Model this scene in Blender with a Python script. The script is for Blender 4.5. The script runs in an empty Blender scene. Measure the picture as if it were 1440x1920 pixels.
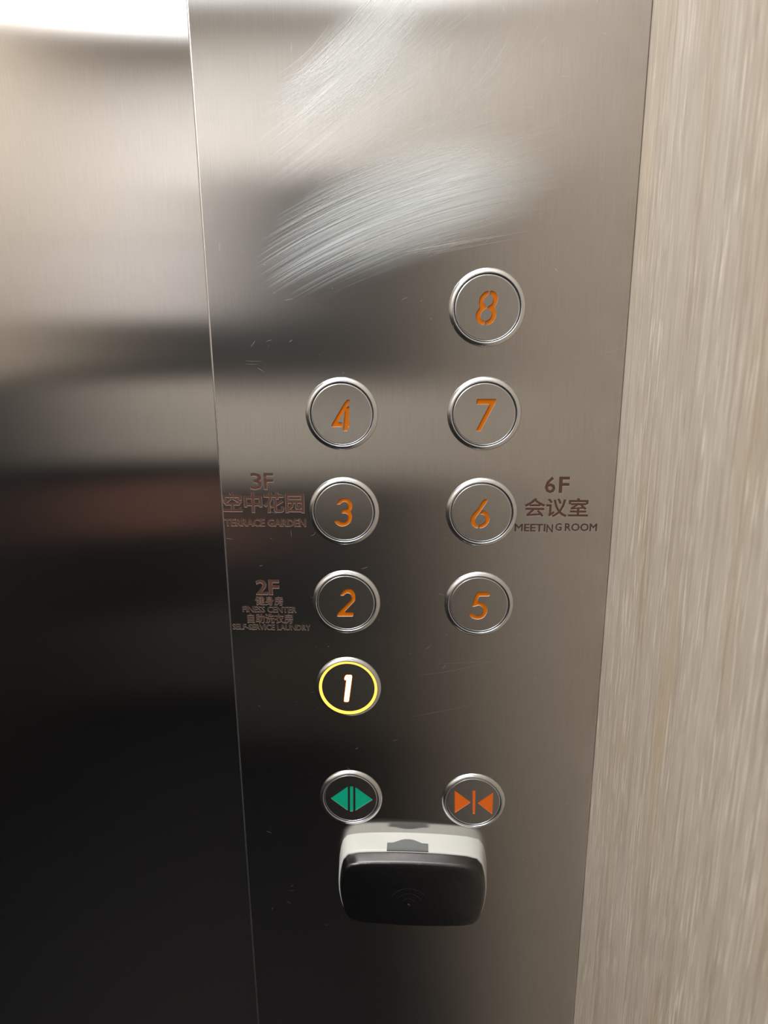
import bpy, bmesh, math, random
from mathutils import Vector, Matrix
from mathutils.geometry import delaunay_2d_cdt
import numpy as np

# ------------------------------------------------------------------ camera, world, exposure
SC = bpy.context.scene
COL = SC.collection
Z8 = 1.4966                                   # height of the top button above the car floor
cam_d = bpy.data.cameras.new('camera')
cam = bpy.data.objects.new('camera', cam_d)
COL.objects.link(cam)
FW = Vector((-0.05738303, 0.96078864, -0.27127913))
UP = Vector((-0.00718958, 0.27132214, 0.96246174))
RT = FW.cross(UP).normalized()
cam.matrix_world = Matrix((
    (RT.x, UP.x, -FW.x, 0.00809608),
    (RT.y, UP.y, -FW.y, -0.40526146),
    (RT.z, UP.z, -FW.z, Z8 + 0.00338866),
    (0, 0, 0, 1)))
cam_d.sensor_fit = 'VERTICAL'
cam_d.sensor_height = 36.0
cam_d.lens = 1396.49 / 1920 * 36
cam_d.clip_start = 0.01
cam_d.dof.use_dof = True
cam_d.dof.focus_distance = 0.43
cam_d.dof.aperture_fstop = 13.0
SC.camera = cam

world = bpy.data.worlds.new('world')
SC.world = world
world.use_nodes = True
world.node_tree.nodes['Background'].inputs[0].default_value = (0.8, 0.85, 0.9, 1)
world.node_tree.nodes['Background'].inputs[1].default_value = 0.02
SC.view_settings.view_transform = 'Standard'
SC.view_settings.look = 'None'
SC.view_settings.exposure = 0.1
SC.view_settings.gamma = 1.0
SC.view_settings.use_curve_mapping = False
SC.cycles.max_bounces = 5
SC.cycles.diffuse_bounces = 3
SC.cycles.glossy_bounces = 5

LAMP_SPOT = 110.0      # round downlights, W-like radiance
LAMP_PANEL = 7.6      # square ceiling panel by the buttons
FILL_REAR = 13.0      # added ceiling fill panel, brightens the rear wall mirrored in the door

# car dimensions (metres): x right, y into the button panel, z up
X_PL, X_PR = -0.10959, 0.11156        # button panel edges
X_R = 0.1118                          # face of the right wall
X_L = -1.25
Y_REAR = -1.92
Y_DOOR = 0.17
Z_C = 2.28

# ------------------------------------------------------------------ helpers
def mesh_obj(name, verts, faces, mats, parent=None, smooth=False, fm=None):
    me = bpy.data.meshes.new(name)
    me.from_pydata([tuple(v) for v in verts], [], faces)
    for m in (mats if isinstance(mats, (list, tuple)) else [mats]):
        me.materials.append(m)
    if fm is not None:
        me.polygons.foreach_set('material_index', fm)
    if smooth:
        me.polygons.foreach_set('use_smooth', [True] * len(me.polygons))
    me.update()
    o = bpy.data.objects.new(name, me)
    COL.objects.link(o)
    if parent:
        o.parent = parent
    return o

def tag(o, label=None, cat=None, group=None, kind=None):
    if label: o['label'] = label
    if cat: o['category'] = cat
    if group: o['group'] = group
    if kind: o['kind'] = kind
    return o

def empty(name, loc):
    o = bpy.data.objects.new(name, None)
    o.empty_display_size = 0.02
    o.location = loc
    COL.objects.link(o)
    return o

def box_data(x0, x1, y0, y1, z0, z1, bev=0.0):
    bm = bmesh.new()
    bmesh.ops.create_cube(bm, size=1)
    for v in bm.verts:
        v.co = ((x0 + x1) / 2 + v.co.x * (x1 - x0), (y0 + y1) / 2 + v.co.y * (y1 - y0), (z0 + z1) / 2 + v.co.z * (z1 - z0))
    if bev:
        bmesh.ops.bevel(bm, geom=bm.edges[:], offset=bev, segments=2, affect='EDGES', profile=0.6)
    return bm

def box(name, x0, x1, y0, y1, z0, z1, mat, parent=None, bev=0.0):
    bm = box_data(x0, x1, y0, y1, z0, z1, bev)
    me = bpy.data.meshes.new(name)
    bm.to_mesh(me); bm.free()
    me.materials.append(mat)
    o = bpy.data.objects.new(name, me)
    COL.objects.link(o)
    if parent: o.parent = parent
    return o

# ------------------------------------------------------------------ materials
def new_mat(name):
    m = bpy.data.materials.new(name)
    m.use_nodes = True
    nt = m.node_tree
    for n in list(nt.nodes):
        nt.nodes.remove(n)
    out = nt.nodes.new('ShaderNodeOutputMaterial')
    return m, nt, out

def N(nt, t, **kw):
    n = nt.nodes.new(t)
    for k, v in kw.items():
        setattr(n, k, v)
    return n

def val(nt, sock, v):
    if hasattr(v, 'is_linked') or isinstance(v, bpy.types.NodeSocket):
        nt.links.new(v, sock)
    else:
        sock.default_value = v

def math_n(nt, op, a, b=None, c=None, clamp=False):
    n = N(nt, 'ShaderNodeMath', operation=op, use_clamp=clamp)
    val(nt, n.inputs[0], a)
    if b is not None: val(nt, n.inputs[1], b)
    if c is not None: val(nt, n.inputs[2], c)
    return n.outputs[0]

def pbr(name, col, rough=0.5, metal=0.0, spec=0.5, coat=0.0, bump=0.0, bscale=500.0):
    m, nt, out = new_mat(name)
    b = N(nt, 'ShaderNodeBsdfPrincipled')
    b.inputs['Base Color'].default_value = (*col, 1)
    b.inputs['Roughness'].default_value = rough
    b.inputs['Metallic'].default_value = metal
    b.inputs['Specular IOR Level'].default_value = spec
    b.inputs['Coat Weight'].default_value = coat
    tc = N(nt, 'ShaderNodeTexCoord')
    nz = N(nt, 'ShaderNodeTexNoise')
    nz.inputs['Scale'].default_value = bscale; nz.inputs['Detail'].default_value = 0
    nt.links.new(tc.outputs['Object'], nz.inputs['Vector'])
    # faint procedural unevenness of the finish
    mr = N(nt, 'ShaderNodeMapRange')
    mr.inputs[3].default_value = max(0.0, rough - 0.04); mr.inputs[4].default_value = rough + 0.04
    nt.links.new(nz.outputs['Fac'], mr.inputs[0])
    nt.links.new(mr.outputs[0], b.inputs['Roughness'])
    if bump:
        bp = N(nt, 'ShaderNodeBump')
        bp.inputs['Strength'].default_value = bump
        bp.inputs['Distance'].default_value = 0.0002
        nt.links.new(nz.outputs['Fac'], bp.inputs['Height'])
        nt.links.new(bp.outputs[0], b.inputs['Normal'])
    nt.links.new(b.outputs[0], out.inputs[0])
    return m

def emit(name, col, s):
    m, nt, out = new_mat(name)
    e = N(nt, 'ShaderNodeEmission')
    e.inputs[0].default_value = (*col, 1); e.inputs[1].default_value = s
    nt.links.new(e.outputs[0], out.inputs[0])
    return m

def brushed(name, col, ax, ay, tangent=(1, 0, 0), streak=0.06, wave=0.0, scratch=False, haze=0.0):
    """brushed sheet metal; ax/ay = microfacet widths across / along the grain"""
    m, nt, out = new_mat(name)
    tc = N(nt, 'ShaderNodeTexCoord')
    P = tc.outputs['Object']
    # fine vertical grain
    mp = N(nt, 'ShaderNodeMapping')
    mp.inputs['Scale'].default_value = (3000, 3000, 45)
    nt.links.new(P, mp.inputs[0])
    nz = N(nt, 'ShaderNodeTexNoise')
    nz.inputs['Scale'].default_value = 1.0; nz.inputs['Detail'].default_value = 1
    nt.links.new(mp.outputs[0], nz.inputs['Vector'])
    mr = N(nt, 'ShaderNodeMapRange')
    mr.inputs[1].default_value = 0.25; mr.inputs[2].default_value = 0.75
    mr.inputs[3].default_value = 1 - streak; mr.inputs[4].default_value = 1 + streak
    nt.links.new(nz.outputs['Fac'], mr.inputs[0])
    cm = N(nt, 'ShaderNodeVectorMath', operation='SCALE')
    cm.inputs[0].default_value = col
    nt.links.new(mr.outputs[0], cm.inputs['Scale'])
    r = math.sqrt(ax * ay)
    an = 1 - math.sqrt(ay / ax)
    g = N(nt, 'ShaderNodeBsdfAnisotropic', distribution='BECKMANN')
    nt.links.new(cm.outputs[0], g.inputs['Color'])
    g.inputs['Roughness'].default_value = math.sqrt(r)
    g.inputs['Anisotropy'].default_value = -an
    tv = N(nt, 'ShaderNodeCombineXYZ')
    for i in range(3): tv.inputs[i].default_value = tangent[i]
    nt.links.new(tv.outputs[0], g.inputs['Tangent'])
    if wave:
        mp2 = N(nt, 'ShaderNodeMapping')
        mp2.inputs['Scale'].default_value = (1.6, 1.6, 5.0)
        nt.links.new(P, mp2.inputs[0])
        n2 = N(nt, 'ShaderNodeTexNoise')
        n2.inputs['Scale'].default_value = 1.0; n2.inputs['Detail'].default_value = 0
        nt.links.new(mp2.outputs[0], n2.inputs['Vector'])
        bp = N(nt, 'ShaderNodeBump')
        bp.inputs['Strength'].default_value = 1.0; bp.inputs['Distance'].default_value = wave
        nt.links.new(n2.outputs['Fac'], bp.inputs['Height'])
        nt.links.new(bp.outputs[0], g.inputs['Normal'])
    last = g.outputs[0]
    if haze:      # a second, wider lobe: fingerprints and micro wear
        g2 = N(nt, 'ShaderNodeBsdfAnisotropic', distribution='GGX')
        nt.links.new(cm.outputs[0], g2.inputs['Color'])
        g2.inputs['Roughness'].default_value = 0.55
        mx = N(nt, 'ShaderNodeMixShader')
        mx.inputs[0].default_value = haze
        nt.links.new(last, mx.inputs[1]); nt.links.new(g2.outputs[0], mx.inputs[2])
        last = mx.outputs[0]
    if scratch:
        sx = N(nt, 'ShaderNodeSeparateXYZ')
        nt.links.new(P, sx.inputs[0])
        X = sx.outputs[0]; Z = math_n(nt, 'SUBTRACT', sx.outputs[2], Z8)
        for (cx, cz, ang, bend, a, b, sharp, amt, sax) in SCRATCH_ZONES:
            ca, sa = math.cos(ang), math.sin(ang)
            dx = math_n(nt, 'SUBTRACT', X, cx); dz = math_n(nt, 'SUBTRACT', Z, cz)
            u = math_n(nt, 'ADD', math_n(nt, 'MULTIPLY', dx, ca), math_n(nt, 'MULTIPLY', dz, sa))
            v0 = math_n(nt, 'SUBTRACT', math_n(nt, 'MULTIPLY', dz, ca), math_n(nt, 'MULTIPLY', dx, sa))
            v = math_n(nt, 'ADD', v0, math_n(nt, 'MULTIPLY', math_n(nt, 'MULTIPLY', u, u), bend))
            # ragged ends: noise that varies across the strokes shifts u
            cmb = N(nt, 'ShaderNodeCombineXYZ')
            nt.links.new(math_n(nt, 'MULTIPLY', u, 9.0), cmb.inputs[0])
            nt.links.new(math_n(nt, 'MULTIPLY', v, 1500.0), cmb.inputs[1])
            ln = N(nt, 'ShaderNodeTexNoise')
            ln.inputs['Scale'].default_value = 1.0; ln.inputs['Detail'].default_value = 2
            ln.inputs['Roughness'].default_value = 0.7
            nt.links.new(cmb.outputs[0], ln.inputs['Vector'])
            L = ln.outputs['Fac']
            us = math_n(nt, 'ADD', u, math_n(nt, 'MULTIPLY', math_n(nt, 'SUBTRACT', L, 0.5), 0.06))
            e = math_n(nt, 'ADD',
                       math_n(nt, 'POWER', math_n(nt, 'DIVIDE', math_n(nt, 'ABSOLUTE', us), a), 2.0),
                       math_n(nt, 'POWER', math_n(nt, 'DIVIDE', math_n(nt, 'ABSOLUTE', v), b), 2.0))
            reg = math_n(nt, 'POWER', math_n(nt, 'SUBTRACT', 1.0, e, clamp=True), sharp)
            lm = N(nt, 'ShaderNodeMapRange')
            lm.inputs[1].default_value = 0.32; lm.inputs[2].default_value = 0.68
            lm.inputs[3].default_value = 0.30; lm.inputs[4].default_value = 1.0
            nt.links.new(L, lm.inputs[0])
            mask = math_n(nt, 'MULTIPLY', math_n(nt, 'MULTIPLY', reg, lm.outputs[0]), amt, clamp=True)
            gs = N(nt, 'ShaderNodeBsdfAnisotropic', distribution='GGX')
            gs.inputs['Color'].default_value = (0.80, 0.86, 0.87, 1)
            say = 0.06
            gs.inputs['Roughness'].default_value = math.sqrt(math.sqrt(sax * say))
            gs.inputs['Anisotropy'].default_value = -(1 - math.sqrt(say / sax))
            tt = N(nt, 'ShaderNodeCombineXYZ')
            tt.inputs[0].default_value = -sa; tt.inputs[2].default_value = ca
            nt.links.new(tt.outputs[0], gs.inputs['Tangent'])
            mx = N(nt, 'ShaderNodeMixShader')
            nt.links.new(mask, mx.inputs[0])
            nt.links.new(last, mx.inputs[1]); nt.links.new(gs.outputs[0], mx.inputs[2])
            last = mx.outputs[0]
    nt.links.new(last, out.inputs[0])
    return m

# scuffed areas of the panel: centre x, z (from the top button), stroke angle, bend, half length, half width, edge, amount, spread
SCRATCH_ZONES = [
    (-0.004, 0.051, math.radians(17), 1.5, 0.085, 0.032, 1.8, 0.92, 0.42),
    (-0.022, 0.126, math.radians(42), -1.2, 0.060, 0.020, 1.8, 0.50, 0.40),
    (-0.024, 0.102, math.radians(38), -1.0, 0.065, 0.030, 1.5, 0.22, 0.35),
]

def wood(name, dark=1.0):
    """pale limed-oak veneer, grain running up z; across-grain axis is y (and x)"""
    m, nt, out = new_mat(name)
    tc = N(nt, 'ShaderNodeTexCoord')
    P = tc.outputs['Object']
    def noise(scale, detail=3, rough=0.55, dist=0.0, vec=P):
        mp = N(nt, 'ShaderNodeMapping')
        mp.inputs['Scale'].default_value = scale
        nt.links.new(vec, mp.inputs[0])
        n = N(nt, 'ShaderNodeTexNoise')
        n.inputs['Scale'].default_value = 1.0; n.inputs['Detail'].default_value = detail
        n.inputs['Roughness'].default_value = rough; n.inputs['Distortion'].default_value = dist
        nt.links.new(mp.outputs[0], n.inputs['Vector'])
        return n.outputs['Fac']
    def ramp(f, stops):
        r = N(nt, 'ShaderNodeValToRGB')
        el = r.color_ramp.elements
        el[0].position, el[0].color = stops[0][0], (*stops[0][1], 1)
        el[1].position, el[1].color = stops[-1][0], (*stops[-1][1], 1)
        for p_, c_ in stops[1:-1]:
            e_ = el.new(p_); e_.color = (*c_, 1)
        nt.links.new(f, r.inputs[0])
        return r.outputs[0]
    base = ramp(noise((26, 26, 5.0), 2, 0.55, 0.3),
                [(0.30, (0.45, 0.375, 0.275)), (0.48, (0.47, 0.41, 0.345)), (0.70, (0.51, 0.452, 0.388))])
    # fine short growth lines, dark and light, and paler limed pores a centimetre long
    g1 = ramp(noise((1500, 1500, 55), 2, 0.65, 0.3), [(0.30, (0.74, 0.71, 0.68)), (0.48, (0.96, 0.96, 0.96)), (0.72, (1.10, 1.10, 1.10))])
    g0 = ramp(noise((300, 300, 7.0), 1, 0.55, 0.5), [(0.32, (0.86, 0.84, 0.81)), (0.5, (1, 1, 1)), (0.7, (1.05, 1.05, 1.05))])
    g2 = ramp(noise((820, 820, 42), 1, 0.5, 0.25), [(0.57, (0, 0, 0)), (0.68, (1, 1, 1))])
    mul0 = N(nt, 'ShaderNodeMix', data_type='RGBA', blend_type='MULTIPLY')
    mul0.inputs['Factor'].default_value = 0.9
    nt.links.new(base, mul0.inputs['A']); nt.links.new(g0, mul0.inputs['B'])
    mul = N(nt, 'ShaderNodeMix', data_type='RGBA', blend_type='MULTIPLY')
    mul.inputs['Factor'].default_value = 0.75
    nt.links.new(mul0.outputs['Result'], mul.inputs['A']); nt.links.new(g1, mul.inputs['B'])
    # cathedral figure
    mpw = N(nt, 'ShaderNodeMapping')
    mpw.inputs['Location'].default_value = (0, 0.012, -0.157)
    mpw.inputs['Scale'].default_value = (1, 1.0, 0.10)
    nt.links.new(P, mpw.inputs[0])
    wv = N(nt, 'ShaderNodeTexWave', wave_type='RINGS', rings_direction='X', wave_profile='SIN')
    wv.inputs['Scale'].default_value = 260.0; wv.inputs['Distortion'].default_value = 2.2
    wv.inputs['Detail'].default_value = 3; wv.inputs['Detail Scale'].default_value = 1.4
    nt.links.new(mpw.outputs[0], wv.inputs['Vector'])
    ln = N(nt, 'ShaderNodeVectorMath', operation='LENGTH')
    mpl = N(nt, 'ShaderNodeMapping')
    mpl.inputs['Location'].default_value = (0, 0.010 / 0.016, -1.565 / 0.05)
    mpl.inputs['Scale'].default_value = (0.0, 1 / 0.016, 1 / 0.05)
    nt.links.new(P, mpl.inputs[0]); nt.links.new(mpl.outputs[0], ln.inputs[0])
    cf = math_n(nt, 'MULTIPLY', math_n(nt, 'SUBTRACT', 1.0, ln.outputs['Value'], clamp=True), 0.7)
    cat_c = ramp(wv.outputs['Fac'], [(0.0, (0.42, 0.34, 0.26)), (0.55, (0.52, 0.44, 0.35)), (1.0, (0.62, 0.55, 0.45))])
    mc = N(nt, 'ShaderNodeMix', data_type='RGBA')
    nt.links.new(cf, mc.inputs['Factor'])
    nt.links.new(mul.outputs['Result'], mc.inputs['A']); nt.links.new(cat_c, mc.inputs['B'])
    # limed pores are sparse
    sp = math_n(nt, 'MULTIPLY', g2, math_n(nt, 'MULTIPLY', noise((60, 60, 3.0), 0), 1.35), clamp=True)
    ml = N(nt, 'ShaderNodeMix', data_type='RGBA')
    nt.links.new(sp, ml.inputs['Factor'])
    nt.links.new(mc.outputs['Result'], ml.inputs['A'])
    ml.inputs['B'].default_value = (0.66, 0.60, 0.50, 1)
    b = N(nt, 'ShaderNodeBsdfPrincipled')
    b.inputs['Roughness'].default_value = 0.48
    b.inputs['Specular IOR Level'].default_value = 0.35
    nt.links.new(ml.outputs['Result'], b.inputs['Base Color'])
    bp = N(nt, 'ShaderNodeBump')
    bp.inputs['Strength'].default_value = 0.25; bp.inputs['Distance'].default_value = 0.0003
    nt.links.new(g1, bp.inputs['Height']); nt.links.new(bp.outputs[0], b.inputs['Normal'])
    nt.links.new(b.outputs[0], out.inputs[0])
    return m

M = {}
STEEL = (0.57, 0.556, 0.54)
M['panel'] = brushed('brushed_panel_steel', STEEL, 0.085, 0.015, scratch=True, haze=0.007)
M['door'] = brushed('brushed_door_steel', STEEL, 0.08, 0.010, wave=0.0012, haze=0.008)
M['cap'] = brushed('brushed_button_steel', (0.58, 0.575, 0.565), 0.11, 0.04, haze=0.03, streak=0.05)
M['trim'] = brushed('satin_trim_steel', (0.62, 0.61, 0.60), 0.2, 0.05, streak=0.04)
M['bezel'] = pbr('satin_bezel_metal', (0.72, 0.74, 0.76), 0.24, 1.0)
M['edge'] = pbr('cut_steel_edge', (0.80, 0.79, 0.77), 0.32, 1.0)
M['rim'] = pbr('matte_etched_steel', (0.37, 0.33, 0.295), 0.5)
M['lip'] = pbr('pale_cut_edge', (0.72, 0.66, 0.58), 0.45)
M['scratch'] = pbr('scratched_steel', (0.70, 0.71, 0.71), 0.5, 1.0)
M['gap'] = pbr('black_gap_plastic', (0.012, 0.013, 0.016), 0.4)
M['orange'] = pbr('orange_acrylic', (0.52, 0.135, 0.002), 0.35, spec=0.25)
M['redorange'] = pbr('red_orange_acrylic', (0.72, 0.13, 0.008), 0.4)
M['green'] = pbr('green_acrylic', (0.0, 0.36, 0.21), 0.4)
M['paint'] = pbr('brown_engraving_paint', (0.078, 0.031, 0.020), 0.6)
M['paint_dark'] = pbr('dark_brown_engraving_paint', (0.050, 0.025, 0.018), 0.6)
M['glow'] = emit('lit_white_acrylic', (1.0, 0.60, 0.22), 5.0)
M['glow_ring'] = emit('lit_amber_ring', (1.0, 0.48, 0.055), 2.8)
M['glow_edge'] = emit('lit_orange_edge', (1.0, 0.16, 0.01), 0.35)
M['reader_base'] = pbr('pale_grey_plastic', (0.50, 0.51, 0.49), 0.35)
M['reader_latch'] = pbr('smoky_grey_plastic', (0.11, 0.12, 0.12), 0.45)
M['reader_cover'] = pbr('black_grained_plastic', (0.003, 0.0034, 0.0042), 0.21, spec=1.0, bump=0.3, bscale=2600)
M['wood'] = wood('limed_oak_veneer')
M['oak_plain'] = pbr('plain_oak_laminate', (0.47, 0.41, 0.34), 0.48, spec=0.35, bscale=40)
M['floor'] = pbr('black_granite', (0.006, 0.006, 0.007), 0.6, spec=0.2, bscale=60)
M['ceil'] = pbr('white_ceiling_paint', (0.72, 0.71, 0.69), 0.6)
M['rear_dark'] = pbr('charcoal_reflection_band', (0.050, 0.050, 0.050), 0.5)  # rear band colours, invented for what the steel reflects
M['rear_black'] = pbr('black_reflection_band', (0.022, 0.022, 0.023), 0.5)
M['rear_brown'] = pbr('red_brown_reflection_band', (0.27, 0.14, 0.11), 0.5)
M['rear_grey'] = pbr('grey_reflection_band', (0.78, 0.75, 0.755), 0.5)
M['rear_low'] = pbr('dark_bronze_reflection_band', (0.08, 0.077, 0.068), 0.5)
M['rear_light'] = pbr('pale_reflection_band', (0.76, 0.73, 0.70), 0.5)
M['rear_mid'] = pbr('beige_reflection_band', (0.58, 0.54, 0.485), 0.5)
M['lamp'] = emit('cool_white_lamp', (0.95, 0.99, 1.0), LAMP_SPOT)
M['lamp_panel'] = emit('warm_white_light_panel', (1.0, 0.975, 0.945), LAMP_PANEL)
M['fill_rear'] = emit('white_fill_panel_rear', (1.0, 0.975, 0.96), FILL_REAR)
M['lamp_frame'] = pbr('lamp_frame_white', (0.8, 0.8, 0.8), 0.4)

# numeral and arrow outlines, millimetres from each button's centre
GLYPHS = {
'3':[[(-4.19,4.45),(-3.74,5.49),(-2.87,6.8),(-1.5,7.76),(0.36,8.2),(2.2,7.95),(3.52,7.01),(4.5,5.55),(4.93,3.82),(4.68,2.25),(3.64,0.54),(4.36,-1.06),(4.63,-2.81),(4.38,-4.39),(3.58,-6.06),(2.2,-7.39),(0.66,-8.28),(-1.22,-8.69),(-3.08,-8.35),(-4.58,-7.27),(-5.72,-5.7),(-5.36,-4.78),(-4.01,-4.8),(-3.17,-5.24),(-2.34,-5.85),(-1.16,-6.1),(0.2,-5.91),(1.23,-5.2),(1.94,-4.05),(2.22,-2.65),(1.91,-1.52),(0.99,-0.91),(-0.19,-0.92),(-1.2,-0.84),(-1.43,0.29),(-1.15,1.34),(-0.47,1.69),(1.05,1.44),(1.9,2.06),(2.4,3.28),(2.3,4.67),(1.64,5.61),(0.31,6.07),(-1.05,5.51),(-2.17,4.37)]],
'2':[[(-3.46,4.44),(-3.08,5.65),(-1.64,7.53),(-0.05,8.57),(1.69,8.88),(3.25,8.53),(4.61,7.25),(5.36,5.59),(5.5,3.92),(5.39,2.24),(4.93,1.02),(-1.25,-5.83),(4.35,-6.12),(3.86,-8.67),(-5.63,-8.83),(-5.49,-6.94),(-4.95,-6.08),(2.58,1.64),(3.13,2.77),(3.16,4.26),(2.49,5.55),(1.11,6.18),(-0.11,5.79),(-1.45,4.47)]],
'5':[[(-1.99,6.79),(-1.42,7.9),(4.96,7.99),(6.2,6.18),(5.55,5.25),(-0.07,5.16),(-0.71,3.31),(-1.01,1.83),(0.87,1.67),(2.77,0.96),(4.36,-0.68),(4.92,-2.53),(4.81,-4.58),(4.01,-6.64),(2.51,-8.35),(0.47,-9.23),(-1.6,-9.26),(-3.85,-8.46),(-5.27,-6.98),(-5.64,-5.68),(-5.31,-5.11),(-3.93,-5.09),(-2.88,-6.01),(-1.31,-6.82),(0.23,-6.8),(1.59,-5.94),(2.4,-4.43),(2.45,-2.94),(1.81,-1.46),(0.41,-0.47),(-0.78,-0.48),(-2.14,-1.15),(-4.02,-1.28),(-3.72,0.68),(-2.94,3.83)]],
'6':[[(1.54,8.01),(3.27,7.94),(2.9,6.4),(-1.21,0.01),(-2.8,-2.26),(-3.6,-3.65),(-3.66,-4.69),(-2.87,-6.25),(-1.86,-6.85),(-1.81,-8.95),(-3.31,-8.7),(-4.83,-7.49),(-5.87,-5.93),(-6.16,-3.84),(-5.79,-2.11),(-4.83,-0.54),(-2.26,2.41),(-0.37,5.86),(0.57,7.41)],[(0.24,1.57),(1.73,1.41),(3.24,0.21),(4.29,-1.51),(4.67,-3.24),(4.23,-5.32),(2.96,-7.25),(1.18,-8.66),(-0.97,-9.03),(-1.33,-8.16),(-1.19,-7.11),(-0.37,-6.67),(1.1,-5.96),(2.06,-4.65),(2.26,-3.08),(1.81,-1.7),(0.96,-0.93),(-0.36,-0.94),(-1.03,-0.51),(-0.56,0.36)]],
'7':[[(-4.13,8.31),(6.16,8.3),(6.2,7.03),(-1.77,-9.2),(-4.09,-9.2),(-3.88,-7.9),(2.61,5.28),(-4.21,5.29),(-4.47,6.09)]],
'8':[[(0.57,8.6),(0.33,6.39),(-0.87,5.67),(-1.75,4.49),(-2.18,3.31),(-1.85,2.42),(-1.06,1.52),(-0.35,0.7),(-0.47,-0.26),(-1.91,-1.15),(-2.95,-2.33),(-3.53,-3.67),(-3.34,-5.02),(-2.54,-5.93),(-1.3,-6.53),(-1.34,-7.89),(-1.7,-8.56),(-2.63,-8.55),(-4.19,-7.87),(-5.3,-6.51),(-5.8,-5.0),(-5.85,-3.06),(-5.28,-1.27),(-3.93,0.06),(-4.28,1.55),(-4.4,3.18),(-4.07,5.25),(-3.04,6.72),(-1.55,8.03),(-0.34,8.53)],[(1.33,8.59),(2.7,8.5),(4.1,7.68),(5.06,6.2),(5.42,4.58),(5.16,2.95),(3.87,0.44),(4.54,-1.35),(4.75,-3.14),(4.5,-4.93),(3.48,-6.87),(1.98,-8.06),(0.46,-8.58),(-0.7,-8.49),(-0.96,-7.59),(-0.91,-6.61),(0.24,-6.25),(1.44,-5.36),(2.17,-4.01),(2.35,-2.37),(1.78,-1.33),(0.22,-0.27),(0.04,0.62),(0.94,1.06),(2.29,2.09),(2.86,3.42),(2.89,4.89),(2.17,5.93),(1.09,6.38),(1.21,7.56)]],
'4':[[(3.1,7.94),(4.62,7.94),(4.79,7.07),(-2.4,-4.26),(0.31,-4.36),(0.15,-6.97),(-5.9,-6.98),(-5.94,-5.99),(1.27,5.85)],[(4.15,4.4),(4.4,3.92),(3.97,-4.36),(4.54,-4.85),(4.08,-6.81),(3.25,-7.13),(2.88,-9.27),(0.75,-9.27),(0.54,-8.61),(1.79,2.95),(3.01,3.92)]],
'1':[[(-1.18,8.44),(2.03,8.51),(2.45,7.59),(0.13,-8.99),(-0.39,-9.65),(-2.44,-9.7),(-2.76,-9.06),(-0.98,5.09),(-2.1,5.07),(-2.16,6.56)]],
'o':[[(-12.97,-0.26),(-1.83,8.72),(-2.22,-9.05)],[(-0.44,8.84),(1.6,8.9),(1.23,-9.63),(-0.84,-9.7)],[(3.0,8.42),(2.67,-8.99),(13.9,-0.38)]],
'c':[[(-11.94,7.98),(-11.65,-8.5),(-1.74,-0.22)],[(-0.77,8.35),(0.97,8.41),(1.1,-8.74),(-0.37,-8.79)],[(12.04,7.42),(11.95,-8.58),(2.55,-0.53)]],
}

LAMPS = [(-0.06, -1.70, 'round downlight by the rear wall nearest the oak wall'),
         (-0.67, -1.60, 'round downlight by the middle of the rear wall')]

# ------------------------------------------------------------------ the lift car
wr = box('wall_right', X_R, X_R + 0.03, Y_REAR, 0.0115, 0, Z_C, M['wood'])
tag(wr, 'pale limed-oak veneered side wall right of the button panel', kind='structure')
wl = box('wall_left', X_L - 0.03, X_L, Y_REAR, 0.0, 0, Z_C, M['oak_plain'])
box('reflection_band', X_L, X_L + 0.003, Y_REAR, -0.002, 0.0, 1.30, M['rear_black'], wl, bev=0.001)  # made-up dark band, blackens the reflection low on the door
tag(wl, 'pale oak veneered wall on the far side of the car', kind='structure')
fl = box('floor', X_L - 0.03, X_R + 0.03, Y_REAR - 0.05, Y_DOOR + 0.05, -0.03, 0, M['floor'])
tag(fl, 'black stone lift floor', kind='structure')
ce = box('ceiling', X_L - 0.03, X_R + 0.03, Y_REAR - 0.05, Y_DOOR + 0.05, Z_C, Z_C + 0.03, M['ceil'])
tag(ce, 'white lift ceiling', kind='structure')
wb = box('wall_rear', X_L, X_R, Y_REAR - 0.03, Y_REAR - 0.004, 0, Z_C, M['gap'])
tag(wb, 'rear wall of the lift with invented horizontal bands that shape the steel reflections', kind='structure')
XS = -0.66
for xa, xb, bands in ((XS + 0.0015, X_R, ((0.0, 0.42, 'rear_low'), (0.423, 0.95, 'rear_dark'), (0.953, 1.247, 'rear_mid'), (1.25, 1.86, 'rear_dark'), (1.863, Z_C, 'rear_light'))),
                      (X_L, XS - 0.0015, ((0.0, 0.34, 'rear_low'), (0.343, 0.66, 'rear_black'), (0.663, 0.86, 'rear_brown'), (0.863, 0.947, 'rear_black'), (0.95, 1.237, 'rear_mid'),
                                          (1.24, 1.45, 'rear_dark'), (1.453, 1.70, 'rear_grey'), (1.703, Z_C, 'rear_light')))):
    for z0, z1, mk in bands:
        box('reflection_band', xa, xb, Y_REAR - 0.004, Y_REAR, z0, z1, M[mk], wb, bev=0.001)  # unseen bands, tones made up to stripe the reflections in panel and door

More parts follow.
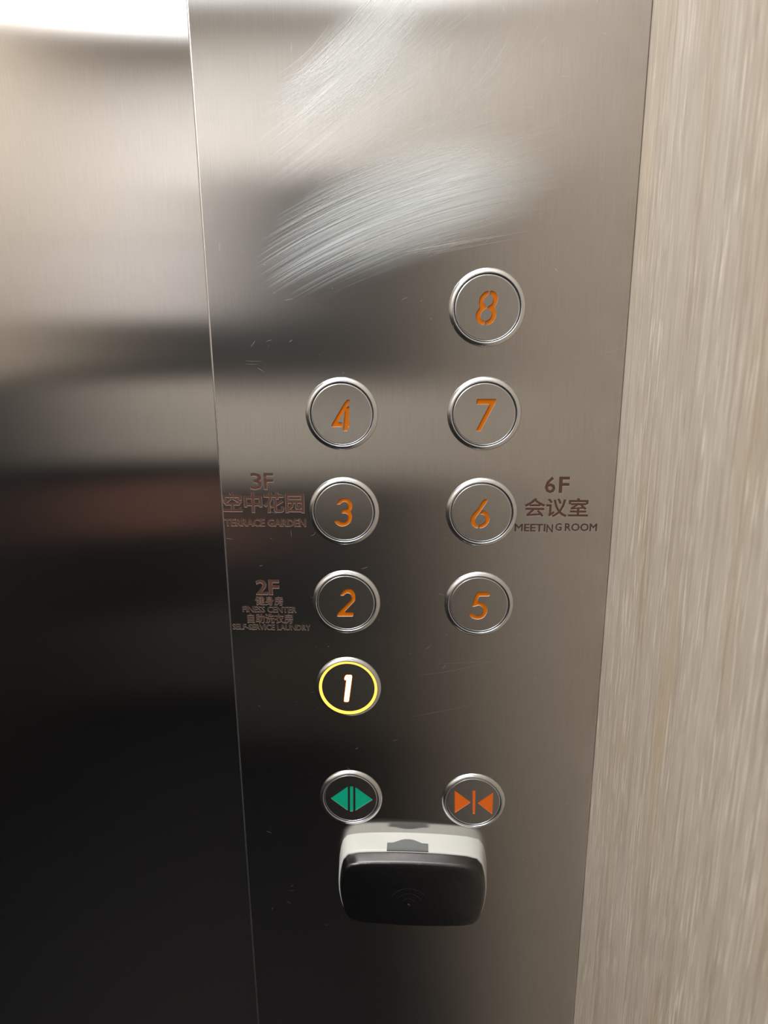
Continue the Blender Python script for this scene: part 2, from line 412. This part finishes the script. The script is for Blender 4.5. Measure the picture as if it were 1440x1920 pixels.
# sliding door, set back behind the panel, with its jamb, header and far return
door = box('door_1', -1.0, 0.05, Y_DOOR, Y_DOOR + 0.03, 0.0, 2.12, M['door'])
tag(door, 'brushed steel sliding lift door left of the button panel', kind='structure')
jamb = box('trim_1', X_PL + 0.0016, X_PL + 0.012, 0.004, Y_DOOR - 0.004, 0, Z_C, M['trim'])
tag(jamb, 'steel door jamb behind the panel edge', kind='structure')
wf = mesh_obj('wall_front', *(lambda bs: (
    [v for b in bs for v in [(b[0], b[2], b[4]), (b[1], b[2], b[4]), (b[1], b[3], b[4]), (b[0], b[3], b[4]),
                             (b[0], b[2], b[5]), (b[1], b[2], b[5]), (b[1], b[3], b[5]), (b[0], b[3], b[5])]],
    [tuple(8 * i + k for k in f) for i in range(len(bs)) for f in
     ((0, 3, 2, 1), (4, 5, 6, 7), (0, 1, 5, 4), (1, 2, 6, 5), (2, 3, 7, 6), (3, 0, 4, 7))]))(
    [(X_L, -1.0, 0.0, Y_DOOR + 0.04, 0, Z_C), (-1.0, X_PL - 0.0005, 0.0, Y_DOOR - 0.004, 2.12, Z_C), (X_PL + 0.014, X_R + 0.03, 0.012, Y_DOOR - 0.004, 0, Z_C)]), M['trim'])
tag(wf, 'steel front wall of the lift around the door', kind='structure')

# ceiling lamps, and the added fill panel towards the rear
def disc(bm, r, y=0.0, seg=40, z=0.0):
    vs = [bm.verts.new((r * math.cos(2 * math.pi * i / seg), r * math.sin(2 * math.pi * i / seg), z)) for i in range(seg)]
    return vs
def downlight(x, y, label):
    t = empty('downlight', (x, y, Z_C))
    bm = bmesh.new()
    a, b, c = disc(bm, 0.055, z=0), disc(bm, 0.052, z=-0.008), disc(bm, 0.042, z=-0.008)
    d = disc(bm, 0.040, z=-0.003)
    for p, q in ((a, b), (b, c), (c, d)):
        for i in range(40):
            bm.faces.new((p[i], p[(i + 1) % 40], q[(i + 1) % 40], q[i]))
    me = bpy.data.meshes.new('lamp_rim'); bm.to_mesh(me); bm.free(); me.materials.append(M['lamp_frame'])
    o = bpy.data.objects.new('lamp_rim', me); COL.objects.link(o); o.parent = t
    n = 40
    mesh_obj('diffuser', [(0.040 * math.cos(2 * math.pi * i / n), 0.040 * math.sin(2 * math.pi * i / n), -0.003) for i in range(n)],
             [tuple(range(n))[::-1]], M['lamp'], t)
    tag(t, label, 'lamp', 'round ceiling downlights')
for x, y, lb in LAMPS:
    downlight(x, y, lb)
for lx, ly, lb, mk in ((-0.29, -0.37, 'square light panel in the ceiling nearest the buttons', 'lamp_panel'), (-0.86, -1.18, 'added square fill panel in the ceiling that brightens the rear wall', 'fill_rear')):
    lp = empty('light_panel', (lx, ly, Z_C))
    box('panel_frame', -0.36, 0.36, -0.36, 0.36, -0.012, 0.0, M['lamp_frame'], lp, bev=0.003)
    mesh_obj('diffuser', [(-0.33, -0.33, -0.0125), (0.33, -0.33, -0.0125), (0.33, 0.33, -0.0125), (-0.33, 0.33, -0.0125)], [(3, 2, 1, 0)], M[mk], lp)
    tag(lp, lb, 'lamp', 'square ceiling light panels')

# ------------------------------------------------------------------ cut-out plates (engraving and numerals are real recesses)
def winding(px, pz, loops):
    w = np.zeros(len(px), int)
    for L in loops:
        A = np.array(L); B = np.roll(A, -1, 0)
        for (x0, z0), (x1, z1) in zip(A, B):
            s = (x1 - x0) * (pz - z0) - (px - x0) * (z1 - z0)
            w += ((z0 <= pz) & (z1 > pz) & (s > 0)).astype(int)
            w -= ((z0 > pz) & (z1 <= pz) & (s < 0)).astype(int)
    return w

def cut_plate(outer, groups, y_top, depth):
    """outer loop and groups of loops in (x,z). Returns plate (verts, faces, matindex 0 face/1 wall) and one floor mesh per group"""
    pts, edges = [], []
    for L in [outer] + [l for g in groups for l in g]:
        k = len(pts); n = len(L)
        pts += [Vector((a, b)) for a, b in L]
        edges += [(k + i, k + (i + 1) % n) for i in range(n)]
    V, _, F, _, _, _ = delaunay_2d_cdt(pts, edges, [], 1, 1e-7)
    V = np.array([(v.x, v.y) for v in V]); F = np.array([f for f in F])
    a, b, c = V[F[:, 0]], V[F[:, 1]], V[F[:, 2]]
    cr = (b[:, 0] - a[:, 0]) * (c[:, 1] - a[:, 1]) - (b[:, 1] - a[:, 1]) * (c[:, 0] - a[:, 0])
    F[cr < 0] = F[cr < 0][:, ::-1]
    cen = (a + b + c) / 3
    own = np.full(len(F), -1)
    for gi, g in enumerate(groups):
        allp = np.array([q for l in g for q in l])
        lo, hi = allp.min(0), allp.max(0)
        idx = np.where((cen[:, 0] > lo[0]) & (cen[:, 0] < hi[0]) & (cen[:, 1] > lo[1]) & (cen[:, 1] < hi[1]))[0]
        if len(idx):
            w = winding(cen[idx, 0], cen[idx, 1], g)
            own[idx[w != 0]] = gi
    verts = [(x, y_top, z) for x, z in V]
    faces = [tuple(int(i) for i in f) for f in F[own < 0]]
    fm = [0] * len(faces)
    inside = {}
    for f, g in zip(F, own):
        if g >= 0:
            for i in range(3):
                inside[(int(f[i]), int(f[(i + 1) % 3]))] = g
    low = {}
    def lo_v(i):
        if i not in low:
            low[i] = len(verts); verts.append((V[i, 0], y_top + depth, V[i, 1]))
        return low[i]
    for (i, j), g in inside.items():
        if (j, i) not in inside:
            faces.append((i, j, lo_v(j), lo_v(i))); fm.append(1)
    floors = []
    for gi in range(len(groups)):
        fs = F[own == gi]
        ids = np.unique(fs) if len(fs) else []
        mp = {int(k): n for n, k in enumerate(ids)}
        floors.append(([(V[k, 0], y_top + depth * 0.96, V[k, 1]) for k in ids], [tuple(mp[int(q)] for q in f) for f in fs]))
    return (verts, faces, fm), floors

# ------------------------------------------------------------------ lettering outlines from the built-in font
def embolden(loops, d):
    """move every outline outwards from its ink by d"""
    def area(L): return sum(L[i - 1][0] * L[i][1] - L[i][0] * L[i - 1][1] for i in range(len(L)))
    big = max(loops, key=lambda L: abs(area(L)))
    sgn = 1.0 if area(big) < 0 else -1.0
    out = []
    for L in loops:
        L = [q for i, q in enumerate(L) if math.hypot(q[0] - L[i - 1][0], q[1] - L[i - 1][1]) > 1e-5]
        n = len(L); r = []
        for i in range(n):
            p, q, t = L[i - 1], L[i], L[(i + 1) % n]
            a = Vector((q[0] - p[0], q[1] - p[1])).normalized(); b = Vector((t[0] - q[0], t[1] - q[1])).normalized()
            na, nb = Vector((-a.y, a.x)) * sgn, Vector((-b.y, b.x)) * sgn
            m = na + nb
            m = m / max(m.length_squared / 2, 0.7) if m.length_squared > 1e-6 else na
            r.append((q[0] + m.x * d, q[1] + m.y * d))
        out.append(r)
    return out

def text_loops(s, x0, x1, z0, z1, bold=0.0):
    cu = bpy.data.curves.new('txt', 'FONT')
    cu.body = s
    cu.dimensions = '2D'
    cu.fill_mode = 'NONE'
    cu.resolution_u = 2
    ob = bpy.data.objects.new('txt', cu)
    COL.objects.link(ob)
    dg = bpy.context.evaluated_depsgraph_get()
    me = ob.evaluated_get(dg).to_mesh()
    co = [(v.co.x, v.co.y) for v in me.vertices]
    nxt = {}
    for e in me.edges:
        nxt.setdefault(e.vertices[0], []).append(e.vertices[1]); nxt.setdefault(e.vertices[1], []).append(e.vertices[0])
    ob.to_mesh_clear()
    bpy.data.objects.remove(ob); bpy.data.curves.remove(cu)
    loops, seen = [], set()
    for i in range(len(co)):
        if i in seen or i not in nxt: continue
        loop = [i]; seen.add(i)
        cand = [k for k in nxt[i] if k == i + 1] or nxt[i]
        k = cand[0]
        while k not in seen:
            seen.add(k); loop.append(k)
            nn = [q for q in nxt[k] if q not in seen]
            if not nn: break
            k = nn[0]
        if len(loop) > 2: loops.append([co[q] for q in loop])
    loops = embolden(loops, bold)
    A = np.array([q for l in loops for q in l])
    lo, hi = A.min(0), A.max(0)
    out = []
    for l in loops:
        r = []
        for a, b in l:
            q = (x0 + (a - lo[0]) / (hi[0] - lo[0]) * (x1 - x0), z0 + (b - lo[1]) / (hi[1] - lo[1]) * (z1 - z0))
            if not r or abs(q[0] - r[-1][0]) + abs(q[1] - r[-1][1]) > 2e-5: r.append(q)
        if len(r) > 2: out.append(r)
    return out

def zz(a): return Z8 + a
LINES = [
    ('3F', [('3', -.0918, -.0851, -.0984, -.0888), ('F', -.0841, -.0786, -.0982, -.0888)], 0.014, 'paint', 'brown engraved lettering 3F'),
    ('kz', [('空中花园', -.1083, -.0616, -.1119, -.1001)], 0.024, 'paint', 'brown engraved Chinese words for sky garden'),
    ('tg', [('TERRACE GARDEN', -.1082, -.0609, -.1202, -.1154)], 0.040, 'paint', 'brown engraved lettering TERRACE GARDEN'),
    ('2F', [('2', -.0921, -.0852, -.1623, -.1529), ('F', -.0844, -.0784, -.1623, -.1529)], 0.024, 'paint', 'brown engraved lettering 2F'),
    ('js', [('健身房', -.0930, -.0764, -.1690, -.1631)], 0.014, 'paint', 'brown engraved Chinese word for gym'),
    ('fc', [('FINESS CENTER', -.1009, -.0686, -.1735, -.1696)], 0.020, 'paint_dark', 'dark engraved lettering FINESS CENTER'),
    ('zz', [('自助洗衣房', -.0983, -.0710, -.1805, -.1743)], 0.014, 'paint', 'brown engraved Chinese words for self-service laundry'),
    ('sl', [('SELF-SERVICE LAUNDRY', -.1077, -.0606, -.1848, -.1811)], 0.020, 'paint_dark', 'dark engraved lettering SELF-SERVICE LAUNDRY'),
    ('6F', [('6', .0733, .0792, -.0996, -.0902), ('F', .0810, .0867, -.0994, -.0902)], 0.016, 'paint', 'brown engraved lettering 6F'),
    ('hy', [('会议室', .0625, .0979, -.1134, -.1023)], 0.018, 'paint', 'brown engraved Chinese words for meeting room'),
    ('mr', [('MEETI', .0576, .0748, -.1219, -.1175), ('N', .0754, .0790, -.1224, -.1177), ('G', .0803, .0838, -.1214, -.1169), ('ROOM', .0856, .1034, -.1215, -.1169)], 0.018, 'paint_dark', 'dark engraved lettering MEETING ROOM with uneven letters'),
]
groups, cores = [], []
for _, pieces, bold, mk, lb in LINES:
    g = []
    for s, x0, x1, z0, z1 in pieces:
        g += text_loops(s, x0, x1, zz(z0), zz(z1), bold)
    cores.append(g)
    groups.append(embolden(g, 0.00016 if mk == 'paint' and z1 - z0 > 0.008 else 0.00010))

# ------------------------------------------------------------------ button panel
panel = empty('control_panel', (0, 0, 0))
tag(panel, 'tall brushed steel lift button panel, scuffed at the top, with engraved floor names', 'control panel')
CH = 0.0012
(pv, pf, pm), floors = cut_plate([(X_PL + CH, 0.0), (X_PR - 0.0004, 0.0), (X_PR - 0.0004, Z_C), (X_PL + CH, Z_C)], groups, 0.0, 0.00022)
n_plate = len(pf)
T = 0.011
prof = [(X_PL + CH * (1 - math.sin(a)), CH * (1 - math.cos(a))) for a in [math.pi / 2 * i / 5 for i in range(6)]] + [(X_PL, T), (X_PR, T), (X_PR, 0.0006), (X_PR - 0.0004, 0.0)]
k = len(pv)
for x, y in prof: pv += [(x, y, 0.0), (x, y, Z_C)]
for i in range(len(prof) - 1):
    pf.append((k + 2 * i + 1, k + 2 * i + 3, k + 2 * i + 2, k + 2 * i)); pm.append(1)
for fv, ff in floors:                                            # bare etched bottom of the engraving
    b = len(pv); pv += fv; pf += [tuple(b + i for i in q) for q in ff]; pm += [2] * len(ff)
pm = [2 if (m == 1 and i < n_plate) else m for i, m in enumerate(pm)]
mesh_obj('faceplate', pv, pf, [M['panel'], M['edge'], M['rim']], panel, fm=pm)
for (nm, pieces, bold, mk, lb), core in zip(LINES, cores):      # paint filling each engraved line
    A = np.array([q for l in core for q in l]); lo, hi = A.min(0) - 0.0005, A.max(0) + 0.0005
    _, fl1 = cut_plate([(lo[0], lo[1]), (hi[0], lo[1]), (hi[0], hi[1]), (lo[0], hi[1])], [core], 0.0, 0.00018)
    tag(mesh_obj('engraved_lettering', fl1[0][0], fl1[0][1], M[mk], panel), lb)

# hairline scratches in the scuffed areas and stray nicks, too many to count
rnd = random.Random(7)
sv, sf = [], []
def scratch(x, z, a0, a1, length, w, n=10):
    base = len(sv)
    y = -0.00002 - base * 6e-9
    px, pz = x, z
    for i in range(n + 1):
        t = i / n
        a = a0 + (a1 - a0) * t
        ww = w * (0.25 + 0.75 * math.sin(math.pi * min(1, max(0, 0.06 + t * 0.9)))) / 2
        nx, nz = -math.sin(a), math.cos(a)
        sv.append((px + nx * ww, y, zz(pz + nz * ww))); sv.append((px - nx * ww, y, zz(pz - nz * ww)))
        px += math.cos(a) * length / n; pz += math.sin(a) * length / n
    for i in range(n):
        b = base + 2 * i
        sf.append((b + 1, b + 3, b + 2, b))
D2R = math.radians
def in_panel(x): return X_PL + 0.004 < x < X_PR - 0.004
for i in range(420):        # broad band sweeping up to the right
    t = rnd.random()
    x = -0.076 + 0.05 * t * rnd.random() + 0.012 * rnd.random(); z = 0.0245 + 0.052 * rnd.betavariate(1.6, 2.0) 
    x += max(0, (z - 0.03)) * 0.45
    scratch(x + rnd.uniform(0, 0.05), z + rnd.uniform(-0.003, 0.006), D2R(rnd.gauss(25, 2.5)), D2R(rnd.gauss(11, 2)), rnd.uniform(0.015, 0.07), rnd.uniform(0.00002, 0.00007))
for i in range(90):         # dense lower lip
    x = rnd.uniform(-0.047, -0.02); 
    scratch(x, 0.0205 + 0.22 * (x + 0.047) + rnd.uniform(0, 0.007), D2R(rnd.gauss(27, 2)), D2R(rnd.gauss(14, 2)), rnd.uniform(0.012, 0.045), rnd.uniform(0.00002, 0.00006))
for i in range(24):
    scratch(rnd.uniform(-0.016, 0.012), 0.0265 + rnd.uniform(0, 0.004), D2R(rnd.gauss(10, 2)), D2R(rnd.gauss(8, 2)), rnd.uniform(0.015, 0.05), rnd.uniform(0.00003, 0.00008))
for i in range(230):        # upper sweep, steepening
    t = rnd.random()
    x = -0.074 + 0.028 * t + rnd.gauss(0, 0.002); z = 0.0985 + 0.010 * t + rnd.gauss(0, 0.0035)
    scratch(x, z, D2R(rnd.gauss(20, 4)), D2R(rnd.gauss(52, 5)), rnd.uniform(0.03, 0.075), rnd.uniform(0.00002, 0.00008))
for i in range(170):        # fainter strokes below it
    x = rnd.uniform(-0.070, -0.015); z = 0.082 + 0.35 * (x + 0.07) + rnd.uniform(-0.006, 0.016)
    scratch(x, z, D2R(rnd.gauss(22, 5)), D2R(rnd.gauss(50, 6)), rnd.uniform(0.015, 0.055), rnd.uniform(0.00002, 0.00006))
for i in range(46):         # long thin arcs joining both areas
    x = rnd.uniform(-0.045, 0.005); z = 0.0675 + 0.25 * (x + 0.045) + rnd.uniform(-0.003, 0.004)
    scratch(x, z, D2R(rnd.gauss(20, 3)), D2R(rnd.gauss(66, 7)), rnd.uniform(0.045, 0.095), rnd.uniform(0.00002, 0.00005), 16)
for i in range(170):        # stray nicks and specks
    x = rnd.uniform(X_PL + 0.006, X_PR - 0.012); z = rnd.uniform(-0.42, 0.14)
    a = rnd.uniform(-0.5, 0.9) if rnd.random() < 0.7 else rnd.uniform(0, 3.1)
    scratch(x, z, a, a + rnd.uniform(-0.4, 0.4), rnd.choice((0.0004, 0.0006, 0.001, 0.002, 0.004)), rnd.uniform(0.00005, 0.00014), 4)
for x, z, a0, a1, L, w in ((0.0985, -0.0235, 5, 48, 0.022, 0.00010), (-0.0905, -0.0265, -6, 4, 0.009, 0.00005), (-0.0905, -0.0282, -4, 2, 0.007, 0.00004),
                           (-0.0585, -0.1255, 5, 80, 0.004, 0.0001), (-0.108, -0.1275, -5, -14, 0.004, 0.0001), (0.004, -0.213, 8, 24, 0.055, 0.00007),
                           (0.0, -0.241, 12, 18, 0.04, 0.00006), (0.016, -0.205, 3, 5, 0.03, 0.00006)):
    scratch(x, z, D2R(a0), D2R(a1), L, w)
tag(mesh_obj('scratches', sv, sf, M['scratch'], panel), 'fine pale scratches across the steel', kind='stuff')

# ------------------------------------------------------------------ buttons
def lathe(prof, n=72):
    """prof: (radius, height toward viewer); closed around y axis"""
    v, f = [], []
    for r, h in prof:
        for i in range(n):
            a = 2 * math.pi * i / n
            v.append((r * math.cos(a), -h, r * math.sin(a)))
    for k in range(len(prof) - 1):
        for i in range(n):
            j = (i + 1) % n
            f.append((k * n + i, k * n + j, (k + 1) * n + j, (k + 1) * n + i))
    return v, f

def soften(L, r=0.16, cap=0.00030):
    """cut every corner a little, never by more than cap"""
    out = []
    n = len(L)
    for i in range(n):
        p, q, s = L[i - 1], L[i], L[(i + 1) % n]
        for t in (p, s):
            d = math.hypot(t[0] - q[0], t[1] - q[1])
            k = min(r, cap / max(d, 1e-9))
            out.append((q[0] + (t[0] - q[0]) * k, q[1] + (t[1] - q[1]) * k))
    return out

def ccw(L):
    a = sum(L[i - 1][0] * L[i][1] - L[i][0] * L[i - 1][1] for i in range(len(L)))
    return L if a > 0 else L[::-1]

mm = 0.001
bez_v, bez_f = lathe([(20.0 * mm, 0), (19.95 * mm, 0.35 * mm), (19.6 * mm, 0.75 * mm), (18.9 * mm, 1.25 * mm), (18.2 * mm, 1.6 * mm), (17.75 * mm, 1.7 * mm), (17.5 * mm, 1.62 * mm), (17.4 * mm, 1.4 * mm), (17.4 * mm, 0.05 * mm)][::-1])
gap_v, gap_f = lathe([(16.2 * mm, 0.12 * mm), (17.45 * mm, 0.12 * mm)])
glow_v, glow_f = lathe([(16.05 * mm, 0.9 * mm), (16.2 * mm, 1.2 * mm), (16.9 * mm, 1.5 * mm), (17.5 * mm, 1.7 * mm), (17.7 * mm, 1.75 * mm)])
R_CAP = 16.25 * mm
cap_rim_v, cap_rim_f = lathe([(R_CAP, 1.0 * mm), (16.6 * mm, 0.93 * mm), (16.9 * mm, 0.72 * mm), (17.0 * mm, 0.4 * mm), (17.0 * mm, 0.05 * mm)])
cap_rim_lit_v, cap_rim_lit_f = lathe([(R_CAP, 1.0 * mm), (R_CAP, 0.05 * mm)])
bez_me = None
def button(key, x, z, label, name, group, inlay, lit=False, part='numeral'):
    t = empty(name, (x, 0.0, zz(z)))
    tag(t, label, 'button', group)
    global bez_me
    if bez_me is None:
        o = mesh_obj('bezel', bez_v, bez_f, M['bezel'], t, smooth=True); bez_me = o.data
    else:
        o = bpy.data.objects.new('bezel', bez_me); COL.objects.link(o); o.parent = t
    if lit:
        tag(mesh_obj('light_ring', glow_v, glow_f, M['glow_ring'], t, smooth=True), 'glowing amber ring')
    else:
        mesh_obj('gap', gap_v, gap_f, M['gap'], t)
    loops = [ccw(soften([(a * mm, b * mm) for a, b in L], 0.16 if part == 'numeral' else 0.05)) for L in GLYPHS[key]]
    plain = loops
    if lit: loops = [embolden([L[::-1]], 0.00045)[0][::-1] for L in loops]
    n = 72
    outer = [(R_CAP * math.cos(2 * math.pi * i / n), R_CAP * math.sin(2 * math.pi * i / n)) for i in range(n)]
    (v, f, fm), fl_ = cut_plate(outer, [[L] for L in loops], -1.0 * mm, (0.7 if part == 'numeral' else 0.12) * mm)
    rv, rf = (cap_rim_lit_v, cap_rim_lit_f) if lit else (cap_rim_v, cap_rim_f)
    k = len(v)
    v = v + rv; f = f + [tuple(k + i for i in q)[::-1] for q in rf]; fm = fm + [2] * len(rf)
    cap = mesh_obj('cap', v, f, [M['cap'], M['glow_edge'] if lit else M['lip'], M['bezel']], t, fm=fm)
    for i, p in enumerate(cap.data.polygons):
        if fm[i] == 2: p.use_smooth = True
    for (fv, ff), core in zip(fl_, plain):
        if lit:      # white-hot numeral standing in an orange-glowing recess
            mesh_obj('halo', fv, ff, M['glow_edge'], t)
            mesh_obj(part, [(a, -0.00085, b) for a, b in core], [tuple(range(len(core)))], M[inlay], t)
        else:
            mesh_obj(part, fv, ff, M[inlay], t)
S2 = 0.0775150 / 2
V_ = 0.05543877
FG = 'round floor buttons'
for key, x, row, lb in (
    ('8', S2, 0, 'unlit round steel button with orange numeral 8, topmost of all'),
    ('7', S2, 1, 'unlit round steel button with orange numeral 7, between the eight and the six'),
    ('6', S2, 2, 'unlit round steel button with orange numeral 6, beside the words MEETING ROOM'),
    ('5', S2, 3, 'unlit round steel button with orange numeral 5, lowest floor button of the right column'),
    ('4', -S2, 1, 'unlit round steel button with orange numeral 4, top of the left column'),
    ('3', -S2, 2, 'unlit round steel button with orange numeral 3, beside the words TERRACE GARDEN'),
    ('2', -S2, 3, 'unlit round steel button with orange numeral 2, beside the laundry lettering')):
    button(key, x, -row * V_, lb, 'floor_button', FG, 'orange')
button('1', -S2, -4 * V_, 'round floor button with glowing numeral 1 and lit amber ring', 'floor_button', FG, 'glow', lit=True)
button('o', -S2, -0.30009, 'round door-open button with green arrows pointing apart', 'door_open_button', 'round door buttons', 'green', part='arrow_symbol')
button('c', S2, -0.30009, 'round door-close button with orange arrows pointing inwards', 'door_close_button', 'round door buttons', 'redorange', part='arrow_symbol')

# ------------------------------------------------------------------ card reader
RX, RZ = 0.0005, -0.3525          # centre on the panel
def outline(w, h, n=96, p=5.0, bulge=0.0):
    pts = []
    for i in range(n):
        a = 2 * math.pi * i / n
        a += 0.16 * math.sin(4 * a) * -1
        c, s = math.cos(a), math.sin(a)
        k = (abs(c) ** p + abs(s) ** p) ** (-1 / p)
        x, z = c * k, s * k
        # convex sides: edges bow outwards between the corners
        pts.append((x * w / 2 * (1 - bulge * z * z), z * h / 2 * (1 - bulge * 0.9 * x * x)))
    return pts
def loft(rings, close_front=True, n=96):
    v, f = [], []
    for d, w, h, p, dz in rings:
        for x, z in outline(w, h, n, p, 0.09):
            v.append((x, -d, z + dz))
    for k in range(len(rings) - 1):
        for i in range(n):
            j = (i + 1) % n
            f.append((k * n + i, k * n + j, (k + 1) * n + j, (k + 1) * n + i))
    if close_front:
        c = len(v); d, w, h, p, dz = rings[-1]
        v.append((0, -d, dz))
        k = len(rings) - 1
        for i in range(n):
            f.append((k * n + i, k * n + (i + 1) % n, c))
    return v, f
reader = empty('card_reader', (RX, 0, zz(RZ)))
tag(reader, 'black card reader with pale grey base, below the door buttons', 'card reader')
v, f = loft([(0, 0.0962, 0.0557, 14, -0.0006), (0.0115, 0.0944, 0.0530, 14, -0.0019), (0.0130, 0.0940, 0.0525, 14, -0.0021), (0.0133, 0.0925, 0.0512, 14, -0.0021)])
mesh_obj('base', v, f, M['reader_base'], reader, smooth=False)
for p in reader.children[0].data.polygons: p.use_smooth = len(p.vertices) == 4
DZ = -0.0022
v, f = loft([(0.0133, 0.0915, 0.0508, 14, DZ), (0.0136, 0.0922, 0.0516, 14, DZ), (0.0141, 0.0925, 0.0519, 14, DZ), (0.0145, 0.0924, 0.0518, 14, DZ), (0.0191, 0.0896, 0.0490, 14, DZ), (0.0196, 0.0892, 0.0486, 14, DZ),
             (0.0202, 0.0884, 0.0478, 14, DZ), (0.0207, 0.0872, 0.0466, 14, DZ), (0.0209, 0.0862, 0.0456, 14, DZ), (0.0212, 0.0800, 0.0400, 12, DZ), (0.0216, 0.0700, 0.0320, 8, DZ), (0.0219, 0.0500, 0.0220, 4, DZ), (0.0220, 0.0250, 0.0110, 3, DZ)])
mesh_obj('cover', v, f, M['reader_cover'], reader, smooth=True)
# latch recess plate on the top of the base, arched towards the wall
def ztop(x, y):
    t = min(1.0, -y / 0.0115)
    w = 0.0962 + (0.0944 - 0.0962) * t; h = 0.0557 + (0.0530 - 0.0557) * t; dz = -0.0006 - 0.0013 * t
    u = x / (w / 2)
    return h / 2 * (1 - 0.09 * 0.9 * u * u) + dz
arch = [(-0.0130, 0.0078), (-0.0128, 0.0076), (-0.0090, 0.0074), (-0.0065, 0.0064), (-0.0040, 0.0054), (-0.0015, 0.0049), (0.0015, 0.0049), (0.0040, 0.0054), (0.0065, 0.0064), (0.0090, 0.0074), (0.0128, 0.0076), (0.0130, 0.0078)]
v, f = [], []
for x, yb in arch:
    for t in range(5):
        y = -(yb + (0.0132 - yb) * t / 4)
        v.append((x - 0.0030, y, ztop(x - 0.0030, y) + 0.0002))
for i in range(len(arch) - 1):
    for t in range(4):
        b = i * 5 + t
        f.append((b, b + 1, b + 6, b + 5))
nv = len(v)
v += [(a, b, c - 0.0008) for a, b, c in v]
rim = [i * 5 for i in range(len(arch))] + [(len(arch) - 1) * 5 + t for t in range(1, 5)] + [i * 5 + 4 for i in range(len(arch) - 2, -1, -1)] + [t for t in (3, 2, 1)]
f += [(rim[i], rim[(i + 1) % len(rim)], nv + rim[(i + 1) % len(rim)], nv + rim[i]) for i in range(len(rim))]
lo = mesh_obj('latch', v, f, M['reader_latch'], reader)
tag(lo, 'smoky grey latch on the top of the base')
# embossed wave symbol on the cover
def tube(pts, r, n=8):
    v, f = [], []
    for i, p in enumerate(pts):
        a = Vector(pts[max(0, i - 1)]); b = Vector(pts[min(len(pts) - 1, i + 1)])
        t = (b - a).normalized(); nrm = Vector((0, -1, 0)); s = t.cross(nrm).normalized()
        for k in range(n):
            q = 2 * math.pi * k / n
            v.append(tuple(Vector(p) + s * math.cos(q) * r + nrm * math.sin(q) * r * 0.6))
    for i in range(len(pts) - 1):
        for k in range(n):
            f.append((i * n + k, i * n + (k + 1) % n, (i + 1) * n + (k + 1) % n, (i + 1) * n + k))
    return v, f
for rad, ha in ((0.0125, 58), (0.0088, 58), (0.0050, 58)):
    pts = [(-0.002 + rad * math.sin(D2R(-ha + 2 * ha * i / 20)), -0.0218, -0.0090 + rad * math.cos(D2R(-ha + 2 * ha * i / 20))) for i in range(21)]
    v, f = tube(pts, 0.00045)
    mesh_obj('wave_arc', v, f, M['reader_cover'], reader, smooth=True)
v, f = lathe([(0.00001, 0.0006), (0.0006, 0.0005), (0.0010, 0.0002), (0.0012, 0.0)], 20)
o = mesh_obj('wave_dot', [(a - 0.002, b - 0.0218, c - 0.0088) for a, b, c in v], f, M['reader_cover'], reader, smooth=True)
